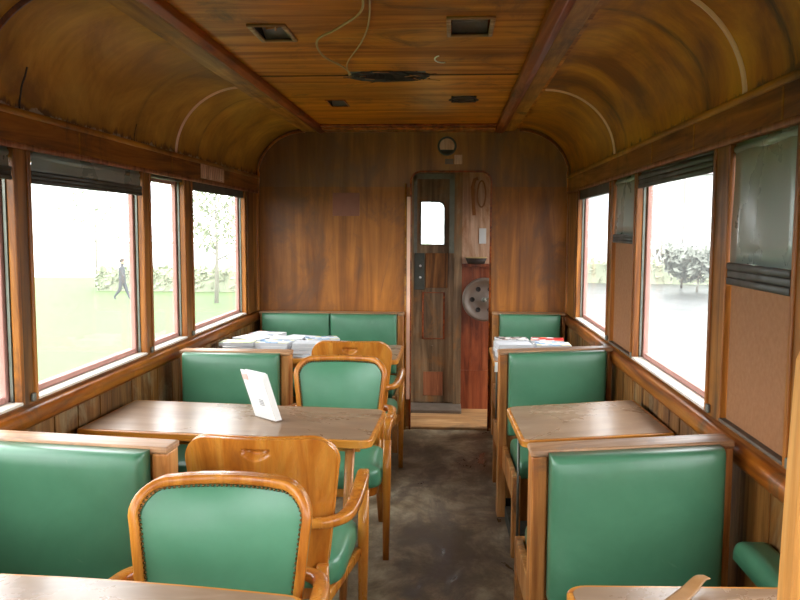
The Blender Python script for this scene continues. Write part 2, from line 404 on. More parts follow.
# lower part: left leaf, right leaf; upper part above ZSPLIT, cut by the doorway
lowL = [(XL, 0.), (DX0, 0.), (DX0, ZSPLIT), (XL, ZSPLIT)]; lowR = [(DX1, 0.), (XR, 0.), (XR, ZSPLIT), (DX1, ZSPLIT)]
m.prism(lowL, 'y', D, D+.06); m.prism(lowR, 'y', D, D+.06)
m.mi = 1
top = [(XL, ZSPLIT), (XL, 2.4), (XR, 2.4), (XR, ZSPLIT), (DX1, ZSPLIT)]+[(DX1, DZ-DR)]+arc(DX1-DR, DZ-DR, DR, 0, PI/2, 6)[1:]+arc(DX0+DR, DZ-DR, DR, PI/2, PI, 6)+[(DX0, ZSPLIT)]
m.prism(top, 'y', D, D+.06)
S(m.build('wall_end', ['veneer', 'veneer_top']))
# doorway edging
m = MB(); m.sweep([(x, D-.006, z) for x, z in door_path], (.014, .014), (0, 1, 0)); trim(m, 'beam_dark', 0)
m = MB(); m.sweep([(x, D-.012, z) for x, z in [(-.345, 0), (-.345, 1.9)]], (.012, .02), (0, 1, 0)); trim(m, 'beam_pale', 0)
m = MB(); m.box(-.336, -.309, D-.016, D-.001, .24, 1.80); trim(m, 'metal_pink', 0)  # pale strip standing in for the lit edge of the jamb
# bead along the lunette
for sd in 'lr':
    pr = cove(sd, 18, .012); xi, sg = (XL, -1) if sd == 'l' else (XR, 1)
    m = MB(); m.sweep([(xi-sg*.014, D-.012, 1.78)]+[(x-sg*.012 if i < 2 else x, D-.012, z-.012) for i, (x, z) in enumerate(pr)], (.014, .014), (0, 1, 0)); trim(m, 'rail_wood', 0)

# cove ceilings and flat ceiling
ZF = 2.315
for sd, nm, mt in (('l', 'ceiling_cove_left', 'cove_wood_left'), ('r', 'ceiling_cove_right', 'cove_wood_right')):
    m = MB(); pr = cove(sd); ys = [YB+(D-YB)*i/40 for i in range(41)]
    G = [[m.V((x, y, z)) for x, z in pr] for y in ys]
    for i in range(40):
        for j in range(len(pr)-1): m.F([G[i][j], G[i][j+1], G[i+1][j+1], G[i+1][j]], True)
    S(m.build(nm.replace('ceiling_cove', 'wall_cove'), mt))
holes = [(-.765, -.635, 3.00, 3.24), (-.015, .145, 2.93, 3.19), (-.75, -.64, 4.73, 4.97), (-.005, .14, 4.62, 4.86), (-.50, -.13, 3.90, 4.11)]
xs = sorted({XL+.38, XR-.38}|{v for h in holes for v in h[:2]}); ys = sorted({YB, D}|{v for h in holes for v in h[2:]})
m = MB()
for i in range(len(xs)-1):
    for j in range(len(ys)-1):
        cx, cy = (xs[i]+xs[i+1])/2, (ys[j]+ys[j+1])/2
        if any(h[0] < cx < h[1] and h[2] < cy < h[3] for h in holes): continue
        m.quad((xs[i], ys[j], ZF), (xs[i+1], ys[j], ZF), (xs[i+1], ys[j+1], ZF), (xs[i], ys[j+1], ZF))
bmesh.ops.remove_doubles(m.bm, verts=m.bm.verts, dist=1e-5)
S(m.build('ceiling', 'ceiling_wood'))
m = MB(); m.box(XL-.12, XR+.12, YB-.1, D+1.0, 2.55, 2.6); S(m.build('ceiling_roof', 'metal_dark'))
m = MB(); m.box(XL-.1, XR+.1, YB-.1, YB, 2.0, 2.56).box(XL-.1, XR+.1, YB-.1, YB, -.08, .7).box(XL-.1, XL+.25, YB-.1, YB, .7, 2.0).box(XR-.25, XR+.1, YB-.1, YB, .7, 2.0).box(-.45, -.15, YB-.1, YB, .7, 2.0)
S(m.build('wall_rear', 'veneer'))  # unseen rear wall, its openings made wide to let in fill light
# ceiling beams
for x0, x1, x2 in ((-1.135, -1.025, -.965), (.475, .395, .325)):
    m = MB(); a, b = sorted((x0, x1)); m.box(a, b, YB, D-.001, ZF-.024, ZF+.02); trim(m, 'beam_pale')
    a, b = sorted((x1, x2)); m = MB(); m.prism([(a, ZF), (a, ZF-.03), ((a+b)/2, ZF-.044), (b, ZF-.03), (b, ZF)], 'y', YB, D-.001); trim(m, 'beam_dark')
m = MB(); m.box(-.964, .324, 5.90, D-.001, ZF-.03, ZF); trim(m, 'rail_wood', .008)
m = MB(); m.box(-.964, .324, 5.80, 5.90, ZF-.014, ZF); trim(m, 'beam_dark', .004)
for y in (3.985, 2.1, .6):      # seams across the ceiling
    m = MB()
    for a, b in (((-.964, -.51), (-.12, .324)) if y > 3 else ((-.964, .324),)): m.box(a, b, y, y+.012, ZF-.003, ZF)
    trim(m, 'char', 0)
# ribs across the coves
def rib(sd, y, w, h, mt, a=0, b=18, nm=18):
    pr = cove(sd, nm, h*.5)[a:b+1]; m = MB(); m.sweep([(x, y, z) for x, z in pr], (w, h), (0, 0, 1) if False else (lambda t: (1, 0, .3))); trim(m, mt, 0)
def rib2(sd, y, w, h, mt, a=0, b=18, wob=0.):
    m = MB(); pr = cove(sd, 18, 0)[a:b+1]; q = cove(sd, 18, h)[a:b+1]; A = []
    for i in range(len(pr)):
        dy = wob*noise.noise(Vector((i*.9, y*3, 1))); ww = w*(1+(wob*18)*noise.noise(Vector((i*.7, y, 5))))
        A.append([m.V((pr[i][0], y+dy-ww/2, pr[i][1])), m.V((q[i][0], y+dy-ww/3, q[i][1])), m.V((q[i][0], y+dy+ww/3, q[i][1])), m.V((pr[i][0], y+dy+ww/2, pr[i][1]))])
    for i in range(len(A)-1):
        for k in range(3): m.F([A[i][k], A[i][k+1], A[i+1][k+1], A[i+1][k]], True)
    m.F(A[0]); m.F(A[-1]); trim(m, mt, 0)
rib2('l', 4.26, .014, .010, 'metal_pink'); rib2('l', 2.44, .022, .012, 'beam_dark')
rib2('r', 4.42, .013, .010, 'metal_pink'); rib2('r', 2.50, .016, .011, 'metal_pink')
rib2('l', 2.70, .012, .002, 'char', 0, 5, .01); rib2('l', 3.70, .006, .0015, 'char', 0, 3, .01)

# ------------------------------------------------------------------ windows
wn = [0]
def window(xi, sg, y0, y1, pane=True, board=None, dark_top=0.):
    wn[0] += 1; w = root('window_%d' % wn[0], (xi+sg*.05, (y0+y1)/2, ZS)); ox, oy, oz = w.location
    def f(p): return (p[0]-ox, p[1]-oy, p[2]-oz)
    def B(): b = MB(); b.f = f; return b
    def bx(b, a, c, *r): return b.box(*sorted((xi-sg*a, xi-sg*c)), *r)
    b = B()
    for y, e in ((y0, 1), (y1, -1)):
        bx(b, .008, -.022, *sorted((y-e*.016, y+e*.004)), ZS, ZH)      # rounded casing strip towards the room
    b.build('casing', 'post_wood', w, .004)
    b = B()
    for y, e in ((y0, 1), (y1, -1)): bx(b, -.024, -.034, *sorted((y, y+e*.008)), ZS, ZH)
    b.build('guide_strip', 'metal_grey', w)
    b = B()
    for y, e in ((y0, 1), (y1, -1)): bx(b, -.041, -.065, *sorted((y, y+e*.022)), ZS+.012, ZH)
    bx(b, -.041, -.075, y0+.026, y1-.026, ZS+.012, ZS+.034); bx(b, -.041, -.075, y0+.026, y1-.026, ZH-.03, ZH)
    b.build('sash', 'sash_dusty', w, .003)
    b = B(); bx(b, .010, -.09, y0+.001, y1-.001, ZS, ZS+.011); b.build('sill', 'sill_paint' if board is None else 'sill_grey', w, .003)
    if pane:
        b = B(); bx(b, -.055, -.059, y0+.026, y1-.026, ZS+.034, ZH-.03); b.build('pane', 'dusty_glass', w)
    b = B(); bx(b, .012, .0, y0-.045, y0-.02, ZS+.0, ZS+.03); b.build('latch', 'metal_grey', w, .004)
    if dark_top:
        b = B(); bx(b, -.002, -.030, y0+.012, y1-.012, ZH-dark_top, ZH); b.build('top_slat', 'blind_dark', w, .004)
    if board is not None:
        b = B(); bx(b, -.012, -.018, y0+.012, y1-.012, ZS+.011, board); b.build('board_panel', 'hardboard', w)
    p = bpy.data.lights.new('daylight_portal', 'AREA'); p.shape = 'RECTANGLE'; p.size = y1-y0; p.size_y = ZH-ZS; p.cycles.is_portal = True
    o = bpy.data.objects.new('daylight_portal', p); COL.objects.link(o); o.location = (xi+sg*.13, (y0+y1)/2, (ZS+ZH)/2)
    o.rotation_euler = Vector((-sg, 0, 0)).to_track_quat('-Z', 'Z').to_euler()
    if abs(o.matrix_world.to_3x3().col[0].y) < .5: pass
    q = Matrix(((0, 0, sg), (1, 0, 0), (0, 1, 0))) if sg > 0 else Matrix(((0, 0, -1), (-1, 0, 0), (0, 1, 0)))
    o.rotation_euler = q.to_euler()
    return w
for i, (a, b) in enumerate(OPL): window(XL, -1, a, b, dark_top=.05 if i == 5 else (.015 if i == 4 else 0))
for i, (a, b) in enumerate(OPR): window(XR, 1, a, b, board={3: 1.38, 5: 1.49}.get(i), dark_top=.06 if i == 6 else 0)
for x0, x1 in ((XL+.25, -.45), (-.15, XR-.25)):     # wide rear end windows, out of view, added for front fill light
    wn[0] += 1; w = root('window_%d' % wn[0], ((x0+x1)/2, YB-.05, .7))
    m = MB(); h = (x1-x0)/2; m.box(-h, h, -.03, .0, 0, .04).box(-h, h, -.03, 0, 1.26, 1.3).box(-h, -h+.04, -.03, 0, .04, 1.26).box(h-.04, h, -.03, 0, .04, 1.26); m.build('sash', 'post_red', w)
    m = MB(); m.box(-h+.04, h-.04, -.018, -.014, .04, 1.26); m.build('pane', 'dusty_glass', w)
# corner pilasters next to the end wall
for xi, sg, y0 in ((XL, -1, 5.72), (XR, 1, 5.65)):
    m = MB(); m.box(*sorted((xi, xi-sg*.014)), y0, D-.001, ZS-.008, ZH); trim(m, 'wall_wood'); 
    m = MB(); m.box(*sorted((xi, xi-sg*.02)), D-.05, D-.001, ZS-.008, ZH); trim(m, 'post_wood')

# blinds
def blind(xi, sg, y0, y1, zb, hem, label, mt='blind_grey', skew=0.):
    o = empty('roller_blind', (xi, (y0+y1)/2, ZH), label, 'blind', 'grey roller blinds in the window heads')
    yy = (y0+y1)/2; X = lambda a: -sg*a
    m = MB(); m.sweep([(X(-.016), y0+.014-yy, -.018), (X(-.016), y1-.014-yy, -.018)], (.03, .03), (0, 0, 1), 14); m.build('roller', mt, o)
    m = MB(); n = 8; ys = [y0+.014+skew+(y1-y0-.028-skew)*i/n for i in range(n+1)]
    A = []
    for i, y in enumerate(ys):
        col = []
        for k in range(7):
            z = (zb-ZH)*k/6; wv = .003*math.sin(i*1.3+k*.7); yk = y - (skew*(.9*k/6) if i == 0 else 0)
            col.append((X(-.006+wv), yk-yy, z))
        A.append(col)
    for i in range(n):
        for k in range(6): m.quad(A[i][k], A[i+1][k], A[i+1][k+1], A[i][k+1], True)
    bmesh.ops.remove_doubles(m.bm, verts=m.bm.verts, dist=1e-5)
    c = m.build('cloth', mt, o); sm = c.modifiers.new('thick', 'SOLIDIFY'); sm.thickness = .002
    m = MB(); h = hem/3
    for k in range(3): m.sweep([(X(-.002), y0+.013-yy, zb-ZH-h*(k+.5)), (X(-.002), y1-.013-yy, zb-ZH-h*(k+.5))], (.016-.004*(k % 2), h*.98), (0, 0, 1))
    m.build('hem_bar', 'blind_dark', o)
    return o
blind(XL, -1, 2.745, 3.78, 1.755, .045, 'grey blind rolled up at the top of the wide left window', skew=.03)
blind(XL, -1, 1.2, 2.64, 1.76, .045, 'grey blind rolled up over the left window nearest the camera')
blind(XR, 1, 2.76, 3.86, 1.81, .06, 'dark ridged blind rolled up over the wide right window', 'blind_dark')
blind(XR, 1, 3.92, 4.42, 1.53, .045, 'half lowered grey blind above the narrow brown panel on the right wall')
b4 = blind(XR, 1, 2.11, 2.61, 1.45, .07, 'half lowered grey blind with a glossy face at the far right of the view')
m = MB(); m.mi = 0
for k in range(11): m.sweep([(0, -.2+k*.04, -.03), (0, -.2+k*.04, .045)], (.024, .012), (0, 1, 0), 6)
m.box(.0, .006, -.23, .24, -.034, .048)
tag(m.build('ribbed_strip', 'cream_board', loc=(XL+.020, 4.86, 1.885)), 'broken ribbed pale strip in the header above the far left window', 'trim strip')

# ------------------------------------------------------------------ vestibule behind the doorway
m = MB(); m.box(XL-.1, XR+.1, D, D+.95, -.08, -.0); S(m.build('floor', 'threshold_wood'))
m = MB(); m.box(XL-.1, XR+.1, D+.06, D+.95, 2.2, 2.25); S(m.build('ceiling_vestibule', 'cream_board'))
YV = D+.75
m = MB(); m.box(-1.5, -.318, YV-.01, YV+.06, 0, 2.2).box(-.4, -.29, YV+.046, YV+.1, 0, 2.2).box(0, .1, YV+.046, YV+.1, 0, 2.2).box(-.4, .1, YV+.046, YV+.1, -.1, .12).box(-.4, .1, YV+.046, YV+.1, 1.97, 2.2).box(.0285, .095, YV-.05, YV+.06, 0, 2.2)
m.mi = 1; m.box(.095, .95, YV, YV+.06, 1.25, 2.2)
m.mi = 2
for k in range(9): m.box(.096+k*.09, .096+k*.09+.087, YV, YV+.06, .34, 1.25)
m.box(.096, .9, YV-.008, YV+.06, 0, .34).box(.096, .9, YV+.02, YV+.07, 0, 1.25)
S(m.build('wall_vestibule', ['door_wood', 'cream_board', 'red_board']))
m = MB(); m.box(.096, .9, YV-.03, YV, 1.235, 1.265); trim(m, 'red_board')
m = MB(); m.box(DX0-.05, DX1+.05, D-.002, D+.50, 0.001, .022); trim(m, 'threshold_wood', .006)
m = MB(); m.box(-.34, .10, YV-.30, YV-.01, .0015, .05); trim(m, 'sill_grey', .008)
# vestibule door
dr = root('door_1', (-.145, YV, .052)); w = .175
m = MB(); hole = [(-.110, 1.375), (-.110, 1.735), (.045, 1.735), (.088, 1.692), (.088, 1.375)]
m.box(-w, -.110, -.0, .045, 0, 1.985).box(.088, w, 0, .045, 0, 1.985).box(-.110, .088, 0, .045, 0, 1.375).box(-.110, .088, 0, .045, 1.735, 1.985)
m.prism([(.088, 1.735), (.030, 1.735), (.06, 1.728), (.078, 1.71), (.088, 1.68)], 'y', 0, .045)
m.build('leaf', 'door_wood', dr, .003)
m = MB(); m.box(-.11, .088, .02, .024, 1.375, 1.735); m.build('pane', 'dusty_glass', dr)
m = MB(); m.sweep([(-.113, -.003, 1.372), (-.113, -.003, 1.738), (.045, -.003, 1.738), (.078, -.003, 1.722), (.091, -.003, 1.69), (.091, -.003, 1.372)], (.012, .012), (0, 1, 0), closed=True); m.build('window_bead', 'metal_dark', dr)
m = MB()
for x0, x1, z0, z1 in ((-w, -.145, 1.30, 1.96), (.13, w, 1.30, 1.96), (-w, w, 1.93, 1.975)): m.box(x0, x1, -.008, 0, z0, z1)
m.build('iron_strap', 'metal_grey', dr, .002)
m = MB(); m.box(-.165, -.08, -.012, 0, .985, 1.30); lkp = m.build('lock_plate', 'metal_dark', dr, .003)
for z in (1.09, 1.19):
    m = MB(); m.ball((-.115, -.016, z), .011, 10, 6); m.build('bolt', 'paper_shade', lkp)
m = MB(); m.box(-.07, .12, -.006, 0, 1.0, 1.30); m.build('upper_panel', 'board_wood', dr, .003)
m = MB(); m.sweep([(-.09, -.004, .56), (-.09, -.004, .96), (.09, -.004, .96), (.09, -.004, .56)], (.016, .012), (0, 1, 0), closed=True); m.build('panel_bead', 'beam_dark', dr)
m = MB(); m.box(-.085, .085, -.006, 0, .06, .27); m.build('lower_panel', 'post_red', dr, .003)
m = MB(); m.box(-.02, .0, -.01, 0, .28, .5); m.build('slat', 'door_wood', dr)

# brake wheel
bw = empty('brake_wheel', (.285, YV-.10, .965), 'round grey iron hand brake wheel on the red boards beyond the doorway', 'wheel')
m = MB(); m.lathe([(.155, .012), (.180, .012), (.186, -.005), (.180, -.022), (.160, -.026), (.150, -.012), (.06, -.010), (.05, -.018), (.02, -.022), (.001, -.022)], (0, 0, 0), 'y', 40)
dsc = m.build('disc', 'iron_paint', bw)
for a in (60, 120, 180, 240, 300, 0):
    m = MB(); m.lathe([(.0185, -.010), (.021, -.013), (.017, -.013), (.0165, -.0105), (.001, -.0105)], (.1*math.cos(math.radians(a)), -.001, .1*math.sin(math.radians(a))), 'y', 16)
    m.build('hole', 'dark_void', dsc)
m = MB(); m.ball((0, -.032, 0), .022, 12, 8); m.sweep([(0, -.034, 0), (.05, -.05, .02)], (.016, .016), (0, 0, 1), 8); m.build('hub', 'metal_grey', bw)
m = MB(); m.sweep([(0, .01, 0), (0, .10, 0)], (.04, .04), (0, 0, 1), 12); m.build('axle', 'metal_dark', bw)
# small things beyond the doorway
bk = empty('wire_basket', (.215, YV-.06, 1.266), 'small dark basket on the ledge over the brake wheel', 'basket')
m = MB(); m.lathe([(.001, .0), (.055, .0), (.07, .05), (.065, .05), (.052, .006), (.001, .006)], (0, 0, 0), 'z', 24); m.build('body', 'char', bk)
m = MB(); m.sweep([(.07*math.cos(a), .07*math.sin(a), .052) for a in [2*PI*k/20 for k in range(20)]], (.01, .01), (0, 0, 1), 6, closed=True); m.build('rim', 'wire', bk)
bk.scale = (1.3, .75, 1.)
m = MB(); m.box(-.03, .03, -.006, 0, -.065, .065); nt = m.build('paper_notice', 'paper_shade', loc=(.27, YV-.001, 1.50)); tag(nt, 'pale paper notice on the cream wall beyond the doorway', 'notice')
m = MB()
m.sweep([(.03*math.sin(t*PI*2)*(1+.2*math.sin(3*t)), -.01*math.cos(t*5), -.12+.11*math.cos(t*PI*2)) for t in [k/24 for k in range(24)]], (.014, .014), (0, 0, 1), 8, closed=True)
m.sweep([(-.03, 0, .01), (-.06, -.01, .0), (-.075, 0, -.06), (-.07, 0, -.18), (-.06, 0, -.30)], (.03, .008), (0, 1, 0))
hr = m.build('rope_loop', 'rope', loc=(.255, YV-.03, 1.975)); tag(hr, 'brown rope loop hanging high inside the doorway', 'rope')

# fittings on the end wall
m = MB(); m.box(-.905, -.70, D-.005, D, 1.655, 1.83); tag(m.build('wall_plaque', 'plaque_brown', bevel=.002), 'small square reddish plaque on the end wall', 'plaque')
rv = empty('round_vent', (-.036, D-.001, 2.18), 'round grey vent on the end wall above the doorway', 'vent')
m = MB(); m.lathe([(.001, 0), (.066, 0), (.072, -.006), (.07, -.014), (.058, -.015), (.056, -.008), (.001, -.008)], (0, 0, 0), 'y', 32); m.build('rim', 'metal_dark', rv)
m = MB(); m.prism(arc(0, 0, .056, -.5, PI+.5, 20), 'y', -.012, -.008); m.build('shutter', 'cream_board', rv)
sg_ = empty('small_sign', (.05, D-.001, 2.08), 'two small pale label plates above the doorway', 'sign')
m = MB(); m.box(-.03, .03, -.005, 0, -.035, .035); m.build('plate', 'cream_board', sg_, .001); m = MB(); m.box(-.1, -.035, -.004, 0, -.035, .005); m.build('dark_plate', 'sill_grey', sg_, .001)
# hatches in the ceiling
for i, (h, lb) in enumerate(zip(holes[:4], ('open square wood-framed ceiling vent with splinters, front left', 'open square wood-framed ceiling vent with a grey plate, front right', 'small dark ceiling vent at the back, left of centre', 'small ragged ceiling vent at the back, right of centre'))):
    cx, cy = (h[0]+h[1])/2, (h[2]+h[3])/2; a, b = (h[1]-h[0])/2, (h[3]-h[2])/2
    cv = empty('ceiling_vent', (cx, cy, ZF), lb, 'vent', 'vents in the flat ceiling')
    m = MB(); t = .012 if i < 2 else .005
    m.sweep([(-a, -b, -t/3), (a, -b, -t/3), (a, b, -t/3), (-a, b, -t/3)], (.02 if i < 2 else .012, t), (0, 0, 1), closed=True)
    if i != 3: m.build('frame', 'bench_rail_wood' if i < 2 else 'beam_dark', cv)
    else:
        m.bm.free(); m = MB(); m.sweep([(a*1.05*math.cos(q)*(1+.12*math.sin(5*q)), b*.8*math.sin(q)*(1+.15*math.sin(4*q)), -.001) for q in [2*PI*k/30 for k in range(30)]], (.016, .006), (0, 0, 1), closed=True); m.build('frame', 'char', cv)
    m = MB(); hh = .10
    m.quad((-a, -b, 0), (-a, -b, hh), (a, -b, hh), (a, -b, 0)).quad((-a, b, 0), (-a, b, hh), (a, b, hh), (a, b, 0)).quad((-a, -b, 0), (-a, b, 0), (-a, b, hh), (-a, -b, hh)).quad((a, -b, 0), (a, b, 0), (a, b, hh), (a, -b, hh)).quad((-a, -b, hh), (a, -b, hh), (a, b, hh), (-a, b, hh))
    m.build('duct', 'char' if i != 1 else 'beam_dark', cv)
    m = MB(); m.sweep([(0, -b*.1, .06), (0, b*.97, .004)], (a*1.7, .004), (0, 0, 1), 4, 0.); m.build('damper', 'iron_paint' if i < 2 else 'sill_grey', cv)
    if i == 0:
        m = MB(); m.sweep([(-.03, .02, .02), (.05, .1, .05)], (.012, .008)); m.sweep([(0, .05, .02), (.02, -.06, .06)], (.008, .006)); m.build('splinter', 'splinter', cv)
bh = empty('broken_lamp_hole', (-.315, 4.0, ZF), 'charred splintered hole in the middle of the ceiling', 'hole')
m = MB(); a, b = .185, .105; N = 36; rings = []
for j, (k, z) in enumerate(((1.12, -.001), (1.06, -.008), (.98, -.014), (.82, -.003), (.7, .03), (.5, .07), (.2, .08))):
    rings.append([m.V((a*k*math.cos(q)*(1+.13*noise.noise(Vector((math.cos(q)*3, math.sin(q)*3, j*.6)))), b*k*math.sin(q)*(1+.2*noise.noise(Vector((math.cos(q)*4, math.sin(q)*4, j+9)))), z+.006*noise.noise(Vector((q*5, j*3, 2))))) for q in [2*PI*i/N for i in range(N)]])
for j in range(6):
    m.mi = 0 if j else 0
    for i in range(N): m.F([rings[j][i], rings[j][(i+1) % N], rings[j+1][(i+1) % N], rings[j+1][i]])
m.F(rings[-1]); m.build('charred_board', 'char', bh)
m = MB(); m.box(-a, a, -b, b, .085, .09); m.build('backing', 'dark_void', bh)
for k in range(26):
    q = random.uniform(0, 2*PI); r = random.uniform(.75, 1.25); p = Vector((a*r*math.cos(q), b*r*math.sin(q), -.008)); e = p+Vector((random.uniform(-.09, .09), random.uniform(-.02, .02), random.uniform(-.012, .006)))
    m = MB(); m.sweep([p, e], [(.012, .003), (.002, .002)]); m.build('splinter', 'splinter' if k % 3 == 0 else 'char', bh)
m = MB()
def cr(pts, n=8):
    P = [Vector(p) for p in pts]; P = [P[0]*2-P[1]]+P+[P[-1]*2-P[-2]]; out = []
    for i in range(1, len(P)-2):
        for k in range(n):
            t = k/n; a_, b_, c_, d_ = P[i-1:i+3]
            out.append(.5*((2*b_)+(-a_+c_)*t+(2*a_-5*b_+4*c_-d_)*t*t+(-a_+3*b_-3*c_+d_)*t**3))
    return out+[P[-2]]
m.sweep(cr([(-.29, 2.5, ZF), (-.31, 2.75, ZF-.02), (-.42, 2.95, ZF-.03), (-.53, 3.15, ZF-.025), (-.55, 3.4, ZF-.03), (-.50, 3.7, ZF-.02), (-.50, 3.95, ZF-.004)]), (.009, .009), (0, 0, 1), 6)
m.sweep(cr([(-.26, 2.5, ZF), (-.30, 2.9, ZF-.01), (-.36, 3.2, ZF-.02), (-.47, 3.6, ZF-.02), (-.51, 3.97, ZF-.005)]), (.007, .007), (0, 0, 1), 6)
tag(m.build('ceiling_wire', 'wire'), 'loose thin wires trailing along the ceiling to the charred hole', 'wire')
m = MB(); m.sweep([(-.045+.035*math.cos(q), 3.62+.075*math.sin(q), ZF-.004) for q in [PI*.4+PI*.95*k/12 for k in range(13)]], (.008, .006), (0, 0, 1), 6)
tag(m.build('ceiling_hook', 'paper'), 'small pale c-shaped hook on the ceiling', 'hook')

# ------------------------------------------------------------------ benches
def bench(loc, hw, rz, label, shear=0., sides=(-1, 1), hh=.92, split=False, group='green booth benches with wooden frames', ais=-1, cut=0.):
    """sides: -1 the seat towards the camera, 1 the seat towards the end wall"""
    r = empty('booth_bench', loc, label, 'bench', group, rz)
    f = lambda p: (p[0], p[1], p[2]*(1+shear*p[0]/.92))
    def B(): b = MB(); b.f = f; return b
    pt = .046; w0 = pt if ais < 0 else .026; w1 = pt if ais > 0 else .026; c0 = cut if ais < 0 else 0; c1 = cut if ais > 0 else 0
    for s in (-1, 1):
        b = B(); b.box(*sorted((s*hw, s*(hw-(pt if s == ais else .026)))), -.045, .045, 0, hh-.021); b.build('post', 'bench_wood', r, .005)
    b = B(); b.box(-hw-.004, hw+.004, -.048, .048, hh-.021, hh); b.build('top_rail', 'bench_rail_wood', r, .006)
    b = B(); b.box(-hw+pt, hw-pt, -.02, .02, .1, hh-.021); b.build('back_board', 'bench_wood', r)
    for sd in sides:
        ax = '-y' if sd < 0 else '+y'
        parts = [(-hw+w0+.002, hw-w1-.002)] if not split else [(-hw+w0+.002, -.003), (.003, hw-w1-.002)]
        for x0, x1 in parts:
            y0, y1 = sorted((sd*.049, sd*.118))
            b = B(); b.pillow(x0, x1-(.014 if ais < 0 else 0), y0, y1, 0.47, hh-(.007 if sd < 0 else .032), ax, .014, .020, 16, 14); b.build('backrest', 'green_vinyl', r)
            y0, y1 = sorted((sd*.115, sd*.56))
            b = B(); b.pillow(x0-.01+c0, x1+.01-c1, y0, y1, .385, .465, 'z', .012, .024); b.build('seat', 'green_vinyl', r)
        y0, y1 = sorted((sd*.05, sd*.58))
        for s in (-1, 1):
            k = cut if s == ais else 0; b = B(); x = sorted((s*(hw-.004-k), s*(hw-.03-k)))
            b.box(*x, y0, y1, .28, .40); b.build('side_rail', 'bench_wood', r, .004)
            b = B(); b.box(*sorted((s*(hw-.002-k), s*(hw-.042-k))), *sorted((sd*.54, sd*.585)), 0, .40); b.build('leg', 'bench_wood', r, .005)
        b = B(); b.box(-hw+.03+c0, hw-.03-c1, *sorted((sd*.50, sd*.515)), .16, .372); b.build('front_panel', 'wall_wood', r, .003)
        b = B(); b.box(-hw+.03+c0, hw-.03-c1, *sorted((sd*.1, sd*.5)), .33, .372); b.build('seat_board', 'wall_wood', r)
        b = B(); b.box(-hw+.02+c0, hw-.02-c1, *sorted((sd*.06, sd*.46)), .0, .07); b.build('plinth', 'metal_dark', r, .003)
    return r
bench((.538, 2.36, 0), .293, .025, 'near right booth bench, wide green back facing the camera', .065, cut=.02)
bench((.560, 4.24, 0), .298, .025, 'right booth bench behind the empty pale table', .045, cut=.02)
bench((-1.155, 2.275, 0), .333, -.05, 'near left booth bench, only its green back showing at the left edge', -.02, ais=1, cut=.10)
bench((-1.115, 4.04, 0), .288, 0., 'left booth bench behind the table with the leaflet stand', 0, ais=1, cut=.10)
bench((-.902, D-.09, 0), .548, 0, 'wide green bench with two back cushions on the end wall', 0, (-1,), .925, True, ais=1)
bench((.588, D-.09, 0), .268, 0, 'narrow green bench on the end wall right of the doorway', 0, (-1,), .935)

# ------------------------------------------------------------------ tables
def rr(x0, x1, y0, y1, r, n=6, rs=None):
    rs = rs or (r, r, r, r); P = []
    for (cx, cy, a0), q in zip(((x1, y1, 0), (x0, y1, PI/2), (x0, y0, PI), (x1, y0, 1.5*PI)), rs):
        sx, sy = (1 if cx == x1 else -1), (1 if cy == y1 else -1)
        for i in range(n+1):
            a = a0+PI/2*i/n; P.append((cx-sx*q+q*math.cos(a), cy-sy*q+q*math.sin(a)))
    return P
def table(loc, hx, hy, rz, label, side, tilt=0., sag=0., rod=False, zt=.76):
    """side: -1 fixed to the left wall, 1 to the right wall"""
    r = empty('dining_table', loc, label, 'table', 'tables fixed to the side walls', rz)
    A = -side    # aisle direction in x
    def f(p): return (p[0], p[1]-sag*max(0, p[0]*A+hx*.3)**2, p[2]+tilt*p[0]*(-A)*p[2]/zt/hx)
    def B(): b = MB(); b.f = f; return b
    rs = (.05, .012, .012, .05) if A > 0 else (.012, .05, .05, .012)
    def slab(x0, x1, y0, y1, rs, z0, z1):
        b = B(); P = rr(x0, x1, y0, y1, 0, 6, rs)
        Q = []
        for i, p in enumerate(P):
            q = P[(i+1) % len(P)]; L = math.hypot(q[0]-p[0], q[1]-p[1]); n = max(1, int(L/.08))
            for k in range(n): Q.append((p[0]+(q[0]-p[0])*k/n, p[1]+(q[1]-p[1])*k/n))
        b.prism(Q, 'z', z0, z1); return b
    slab(-hx, hx, -hy, hy, rs, zt-.032, zt-.0015).build('edge_band', 'edge_wood', r, .004)
    slab(-hx+.014, hx-.014, -hy+.014, hy-.014, tuple(max(.004, q-.014) for q in rs), zt-.0045, zt).build('top', 'laminate', r)
    b = B(); b.box(*sorted((-A*hx, -A*(hx-.03))), -hy+.06, hy-.06, zt-.09, zt-.033); b.build('wall_cleat', 'rail_wood', r, .003)
    if rod:
        b = B(); x = A*(hx-.05); b.tube([(x, -hy+.10, zt-.033), (x, -hy+.10, .012)], .006); b.ball((x, -hy+.10, .014), .016, 10, 6); b.build('support_rod', 'metal_grey', r)
        b = B(); b.tube([(x, hy-.10, zt-.033), (x, hy-.10, .012)], .006); b.ball((x, hy-.10, .014), .016, 10, 6); b.build('support_rod', 'metal_grey', r)
    else:
        for s in (-1,):
            x = A*(hx-.095); b = B(); b.sweep([(x, s*(hy-.10), zt-.033), (x-A*.035, s*(hy-.10), .0)], [(.036, .036), (.028, .028)], (0, 1, 0)); b.build('leg', 'bench_wood', r)
            b = B()
        b = B(); b.box(*sorted((A*(hx-.06), -A*(hx-.04))), -hy+.11, -hy+.13, zt-.075, zt-.033); b.build('apron', 'edge_wood', r)
    return r
table((-.868, 3.205, 0), .583, .272, -.03, 'brown table by the wide left window, white leaflet stand on it', -1, .008)
table((.562, 3.32, 0), .292, .300, .035, 'small empty brown table by the wide right window', 1, .02, rod=True)
table((-.885, 5.07, 0), .57, .32, 0, 'far left table covered with piles of brochures', -1)
table((.565, 5.05, 0), .300, .32, 0, 'far right table covered with magazines', 1, rod=True)
